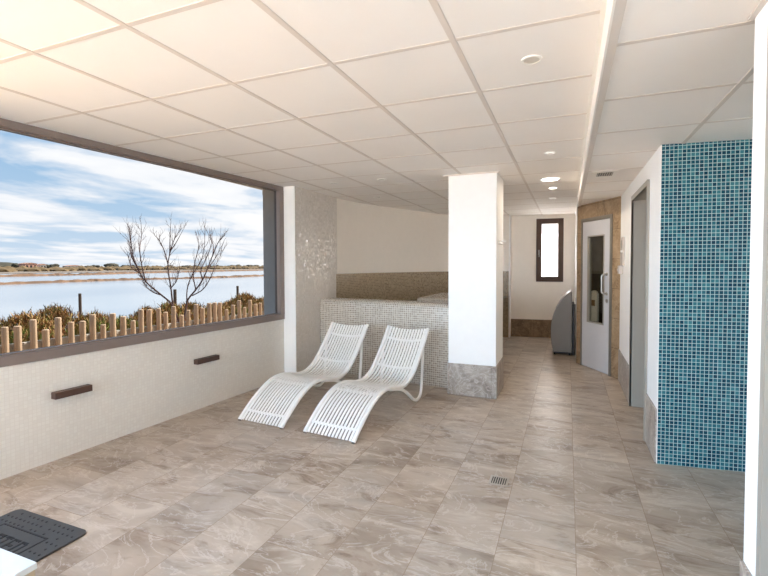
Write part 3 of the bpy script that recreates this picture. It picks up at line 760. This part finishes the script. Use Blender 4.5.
def house(label, x, y, w, d, h, mat, win):
    t = thing('distant_building', label, 'building', (x, y, -.75))
    bm = BM(); add_box(bm, -d / 2, d / 2, -w / 2, w / 2, 0, h); obj('wall', bm, mat, t)
    bm = BM(); poly = [(-w / 2 - .4, h), (w / 2 + .4, h), (0, h + .6)]
    add_prism(bm, poly, Matrix.Rotation(PI / 2, 4, 'Z'), -d / 2 - .3, d / 2 + .3); obj('roof', bm, M['roof_tile'], t)
    for k in range(win):
        yy = -w / 2 + w * (k + .5) / win
        bm = BM(); add_box(bm, d / 2, d / 2 + .06, yy - .5, yy + .5, h * .35, h * .75); obj('window', bm, M['black'], t)
house('small pink house on the far shore, leftmost on the horizon', -290, 156, 6, 6, 3.6, M['pink_wall'], 3)
house('pale house right of the pink house on the horizon', -292, 164, 3, 4, 3.0, M['pale_wall'], 2)
house('long low pale building in the middle of the horizon', -296, 184, 9, 5, 2.2, M['pale_wall'], 4)
bm = BM(); bmesh.ops.create_icosphere(bm, subdivisions=4, radius=1, matrix=Matrix.Translation((-760, 366, -4)) @ Matrix.Diagonal((40, 36, 12, 1)))
for v in bm.verts: v.co.z += noise.noise(v.co * .05) * 2
tag(obj('far_hill', bm, M['far_tree'], smooth=True), 'low dark hill at the far left of the horizon', 'hill')

# post fence in front of the scrub
fx = -6.2
FP = [(3.078, .69), (3.208, .685), (3.374, .744), (3.51, .60), (3.659, .737), (3.818, .659), (3.966, .654), (4.103, .729), (4.248, .57), (4.391, .713), (4.551, .651), (4.711, .572), (4.848, .728), (4.988, .715), (5.16, .715), (5.292, .644), (5.45, .721), (5.611, .56), (5.751, .633), (5.929, .715), (6.077, .638), (6.233, .717), (6.373, .715), (6.5, .704), (6.675, .553), (6.854, .626), (7.026, .703), (7.184, .546), (7.354, .688), (7.525, .589), (7.687, .598), (7.84, .70), (7.98, .62), (8.13, .71), (2.94, .60), (2.80, .73), (2.66, .65), (2.52, .71)]
pf = thing('post_fence', 'fence of short round peeled pine posts of uneven height outside the window', 'fence', (fx, 5.3, 0))
rg = random.Random(21)
for y, z in FP:
    bm = BM(); r = rg.uniform(.034, .040); lx = rg.uniform(-.012, .012)
    add_tube(bm, [(lx, y - 5.3, -.05), (lx * .5, y - 5.3, z * .5), (0, y - 5.3, z - .006)], [r * 1.02, r, r * .98], 12)
    add_tube(bm, [(0, y - 5.3, z - .006), (0, y - 5.3, z)], [r * .98, r * .82], 12)
    obj('post', bm, M['post_wood'], pf)
bm = BM(); ry0, ry1 = 2.4 - 5.3, 8.25 - 5.3
add_prism(bm, [(ry0, .372), (ry1, .285), (ry1, .385), (ry0, .478)], Matrix.Rotation(PI / 2, 4, 'Z'), .06, .10)
obj('rail', bm, M['rail_wood'], pf)

# scrub bushes
def bush(name, label, x, y, w, h, seed, mix, group='dry bushes behind the post fence', stalk=.3):
    rg = random.Random(seed); bm = BM(); z0 = gz(x, y) - .03
    for k in range(int(3600 * w * h / .7) + 800):
        a = rg.uniform(0, 2 * PI); r = math.sqrt(rg.random()); zz = rg.random() ** .8
        lim = math.sqrt(max(.02, 1 - zz * zz)) * (1 + .35 * noise.noise(Vector((math.cos(a) * 2 + seed, math.sin(a) * 2, zz * 2))))
        p = Vector((math.cos(a) * r * w * lim * .75, math.sin(a) * r * w * lim, zz * h * (1 + .25 * noise.noise(Vector((math.cos(a) * r * 3 + seed, math.sin(a) * r * 3, 5))))))
        L = rg.uniform(.05, .13); wd = rg.uniform(.005, .011)
        d = Vector((rg.uniform(-1, 1), rg.uniform(-1, 1), rg.uniform(.3, 2.2))).normalized(); s = d.cross(Vector((rg.uniform(-1, 1), rg.uniform(-1, 1), rg.uniform(-1, 1)))).normalized()
        f = bm.faces.new([bm.verts.new(v) for v in (p - s * wd, p + s * wd, p + d * L + s * wd * .4, p + d * L - s * wd * .4)])
        u = rg.random(); c = 0
        for c, m_ in enumerate(mix):
            u -= m_
            if u < 0: break
        f.material_index = c
    t = thing(name, label, 'bush', (x, y, z0), 0, group)
    obj('foliage', bm, [M['leaf_a'], M['leaf_b'], M['leaf_c'], M['leaf_d'], M['leaf_e']], t)
    bm = BM()
    for k in range(14):
        a = rg.uniform(0, 2 * PI); r = rg.random() * w * .7
        b0 = Vector((math.cos(a) * r * .5, math.sin(a) * r * .5, 0)); tp = Vector((math.cos(a) * r, math.sin(a) * r, h * rg.uniform(.8, 1 + stalk)))
        add_tube(bm, [b0, (b0 + tp) / 2 + Vector((rg.uniform(-.03, .03), rg.uniform(-.03, .03), 0)), tp], [.006, .004, .002], 4, False)
    obj('stems', bm, M['leaf_b'], t)
RU = (.26, .32, .28, .06, .08); GN = (.36, .08, .16, .36, .04); ST = (.24, .2, .42, .1, .04)
BU = [('rusty dry bush behind the fence at the left edge of the window', -9.2, 4.1, .8, .70, RU), ('dark rusty bush behind the fence, second from the left edge of the window', -9.0, 4.75, .7, .66, RU), ('tall feathery dry bush left of the leaning stake', -9.3, 5.45, .65, .74, RU),
      ('low straw coloured bush around the foot of the left stake', -9.1, 6.05, .6, .55, ST), ('bright green low bush behind the fence, right of the left stake', -8.4, 5.55, .55, .42, GN), ('olive green low bush behind the fence left of the bare tree', -8.5, 6.2, .6, .40, GN),
      ('rust brown bush just left of the bare tree', -8.6, 6.85, .5, .56, RU), ('dry olive bush behind the stems of the bare tree', -8.6, 7.45, .6, .60, ST), ('straw bush just right of the bare tree', -8.9, 8.3, .7, .56, RU), ('olive bush behind the fence between the tree and the right stake', -8.8, 9.0, .65, .46, ST),
      ('rusty bush left of the right stake', -9.0, 9.8, .7, .48, RU), ('tall dry bush just right of the right stake', -9.4, 10.9, .8, .66, RU), ('straw and rust bush nearest the concrete window reveal', -8.8, 11.2, .9, .50, ST), ('green tuft behind the fence near the window reveal', -7.9, 9.0, .5, .30, GN),
      ('low green tuft behind the fence at the left edge of the window', -8.0, 4.2, .5, .40, GN)]
for i, (lab, x, y, w, h, mx) in enumerate(BU): bush('dry_bush', lab, x, y, w, h - .01, 60 + i, mx)
def stake(label, x, y, z0, z1, r, lean=0):
    bm = BM(); add_tube(bm, [(x, y, z0), (x + lean, y + lean, z1)], [r, r * .9], 8); tag(obj('wooden_stake', bm, M['stake']), label, 'stake', 'wooden stakes by the water')
stake('dark thin wooden stake by the water, left of the bare tree', -11, 6.99, -.4, .745, .036)
stake('dark short wooden stake by the water near the window reveal', -11, 12.4, -.4, .685, .045)
stake('wooden stake half hidden behind the stems of the bare tree', -11, 9.73, -.4, .70, .05)

# bare tree (local x = to the right as seen from the room, z up)
tv = Vector((-.74355, .66868, 0)); tr_ = Vector((.66868, .74355, 0))
tree = thing('bare_tree', 'leafless many-stemmed tree standing behind the post fence', 'tree', (-7.2, 6.475, 0), math.atan2(tr_.y, tr_.x))
STEMS = [([(-.03, 0), (-.05, .25), (-.12, .49), (-.15, .67), (-.31, .84), (-.51, 1.04), (-.62, 1.18), (-.67, 1.29), (-.75, 1.52), (-.78, 1.67), (-.80, 1.9), (-.82, 2.02)], .022),
         ([(0, 0), (-.02, .29), (-.10, .53), (-.13, .73), (-.15, .97), (-.19, 1.29), (-.19, 1.48), (-.14, 1.72), (-.08, 1.92), (-.01, 2.06)], .022),
         ([(.03, 0), (.05, .22), (.11, .52), (.15, .72), (.30, .92), (.43, 1.12), (.53, 1.36), (.63, 1.63), (.73, 1.88), (.81, 2.0)], .024)]
SUB = {0: [[(-.57, 1.1), (-.62, 1.37), (-.65, 1.71), (-.64, 2.0), (-.61, 2.18)], [(-.31, .84), (-.45, .90), (-.56, 1.0), (-.60, 1.12)], [(-.72, 1.42), (-.80, 1.6), (-.83, 1.8), (-.78, 2.02)], [(-.67, 1.29), (-.78, 1.36), (-.84, 1.5), (-.86, 1.66)]],
       1: [[(-.19, 1.43), (-.26, 1.72), (-.34, 1.91), (-.40, 1.98)], [(-.16, 1.62), (-.15, 1.92), (-.13, 2.2)], [(-.15, .97), (-.05, 1.1), (.0, 1.28)], [(-.14, 1.72), (-.05, 1.85), (.08, 2.1)]],
       2: [[(.13, .62), (.14, .92), (.21, 1.16), (.34, 1.4), (.44, 1.63), (.48, 1.93), (.47, 2.14)], [(.23, .8), (.43, .92), (.56, 1.12), (.64, 1.32), (.74, 1.52), (.85, 1.75)], [(.43, 1.12), (.40, 1.3), (.5, 1.55), (.6, 1.85), (.58, 2.05)], [(.30, .92), (.26, 1.2), (.30, 1.5), (.36, 1.8), (.34, 2.0)], [(.63, 1.63), (.66, 1.8), (.64, 2.02)], [(.53, 1.36), (.68, 1.55), (.82, 1.85)]]}
rg = random.Random(77)
for i, (st, r0) in enumerate(STEMS):
    depth = [-.12, .05, .1][i]
    def P3(p, k=0, dd=0): return Vector((p[0], depth * min(1, p[1]) + dd * max(0, p[1] - .8), p[1]))
    bm = BM(); mp = catmull([P3(p) for p in st], 4); n = len(mp)
    add_tube(bm, mp, [r0 * (1 - .78 * k / (n - 1)) for k in range(n)], 7)
    so = obj('stem', bm, M['bark'], tree, True)
    bm = BM(); carriers = [mp]
    for sub in SUB[i]:
        sp_ = catmull([P3(p, 0, rg.uniform(-.3, .3) * (k > 0)) for k, p in enumerate(sub)], 4); m_ = len(sp_)
        add_tube(bm, sp_, [.0125 * (1 - .7 * k / (m_ - 1)) for k in range(m_)], 5); carriers.append(sp_)
    def twig(p, d, L, r, lev):
        q = p; pts = [p]
        for s in range(4):
            d = (d + Vector((rg.uniform(-.25, .25), rg.uniform(-.3, .3), rg.uniform(0, .22)))).normalized(); q = q + d * L / 4; pts.append(q)
            if lev and rg.random() < .75: twig(q, (d + Vector((rg.uniform(-.7, .7), rg.uniform(-.6, .6), .3))).normalized(), L * rg.uniform(.4, .7), r * .65, lev - 1)
        add_tube(bm, pts, [r, r * .85, r * .7, r * .55, r * .4], 4, False)
    for cpath in carriers:
        for k in range(1, len(cpath) - 1):
            if cpath[k].z < .85 or rg.random() < .25: continue
            t_ = (cpath[k + 1] - cpath[k - 1]).normalized()
            twig(cpath[k], (t_ + Vector((rg.uniform(-.8, .8), rg.uniform(-.7, .7), .15))).normalized(), rg.uniform(.14, .30), .0038, 1)
        twig(cpath[-1], (cpath[-1] - cpath[-3]).normalized(), .16, .004, 1)
    obj('twigs', bm, M['bark'], so)

# ------------------------------------------------------------------ light
SKY = 4.6
w = bpy.data.worlds.new('world'); sc.world = w; w.use_nodes = True; nt = w.node_tree; nt.nodes.clear()
out = nt.nodes.new('ShaderNodeOutputWorld'); bg = nt.nodes.new('ShaderNodeBackground'); nt.links.new(bg.outputs[0], out.inputs[0])
tc = N(nt, 'ShaderNodeTexCoord'); sx = N(nt, 'ShaderNodeSeparateXYZ'); nt.links.new(tc.outputs['Generated'], sx.inputs[0])
zc = math_node(nt, 'MAXIMUM', sx.outputs[2], 0.0)
den = math_node(nt, 'ADD', zc, .10)
cx = math_node(nt, 'DIVIDE', sx.outputs[0], den); cyy = math_node(nt, 'DIVIDE', sx.outputs[1], den)
cv = N(nt, 'ShaderNodeCombineXYZ'); nt.links.new(cx, cv.inputs[0]); nt.links.new(cyy, cv.inputs[1])
mpw = N(nt, 'ShaderNodeMapping'); mpw.inputs['Location'].default_value = (3.1, 1.7, 0); mpw.inputs['Rotation'].default_value = (0, 0, .6); mpw.inputs['Scale'].default_value = (.95, .75, 1); nt.links.new(cv.outputs[0], mpw.inputs[0])
nz = N(nt, 'ShaderNodeTexNoise', inp={'Scale': 1.0, 'Detail': 8.0, 'Roughness': .55, 'Distortion': .3}); nt.links.new(mpw.outputs[0], nz.inputs['Vector'])
# more cloud towards +y, clearer towards -x
side = math_node(nt, 'MULTIPLY', math_node(nt, 'ADD', sx.outputs[1], math_node(nt, 'MULTIPLY', sx.outputs[0], .8)), .20)
cf = math_node(nt, 'ADD', nz.outputs[0], side)
cloud = ramp(nt, cf, [(.41, (0, 0, 0, 1)), (.53, (1, 1, 1, 1))])
sky = ramp(nt, zc, [(0, srgb(206, 222, 238)), (.08, srgb(182, 208, 232)), (.25, srgb(142, 184, 222)), (1, srgb(110, 160, 212))])
ccol = ramp(nt, cf, [(.48, srgb(236, 240, 246)), (.66, srgb(255, 255, 255)), (.86, srgb(232, 232, 236))])
final = mixc(nt, cloud, sky, ccol)
nt.links.new(final, bg.inputs[0]); bg.inputs[1].default_value = SKY

sun = bpy.data.lights.new('sun', 'SUN'); sun.energy = 36; sun.angle = .02; sun.color = (1, .93, .82)
so = bpy.data.objects.new('sun', sun); C.objects.link(so)
sd = Vector((.34, .94, .9)).normalized()
so.rotation_euler = sd.to_track_quat('Z', 'Y').to_euler()
def portal(loc, rot, sx_, sy_):
    l = bpy.data.lights.new('portal', 'AREA'); l.shape = 'RECTANGLE'; l.size = sx_; l.size_y = sy_; l.cycles.is_portal = True
    o = bpy.data.objects.new('portal', l); C.objects.link(o); o.location = loc; o.rotation_euler = rot
portal((lwx(.7) - .15, .7, 1.55), (0, -PI / 2, 0), 1.7, 7.6)
portal((-2.5, BY - .15, 1.2), (PI / 2, 0, 0), 2.5, 2.4)

# ------------------------------------------------------------------ colour
vs = sc.view_settings; sc.display_settings.display_device = 'sRGB'
vs.view_transform = 'Standard'; vs.look = 'None'; vs.gamma = 1; vs.use_curve_mapping = False; vs.exposure = 2.05
sc.cycles.max_bounces = 14; sc.cycles.diffuse_bounces = 9; sc.cycles.transparent_max_bounces = 12
sc.cycles.sample_clamp_indirect = 8; sc.cycles.use_denoising = True; sc.cycles.min_transparent_bounces = 8; sc.cycles.min_light_bounces = 4; sc.cycles.caustics_reflective = False
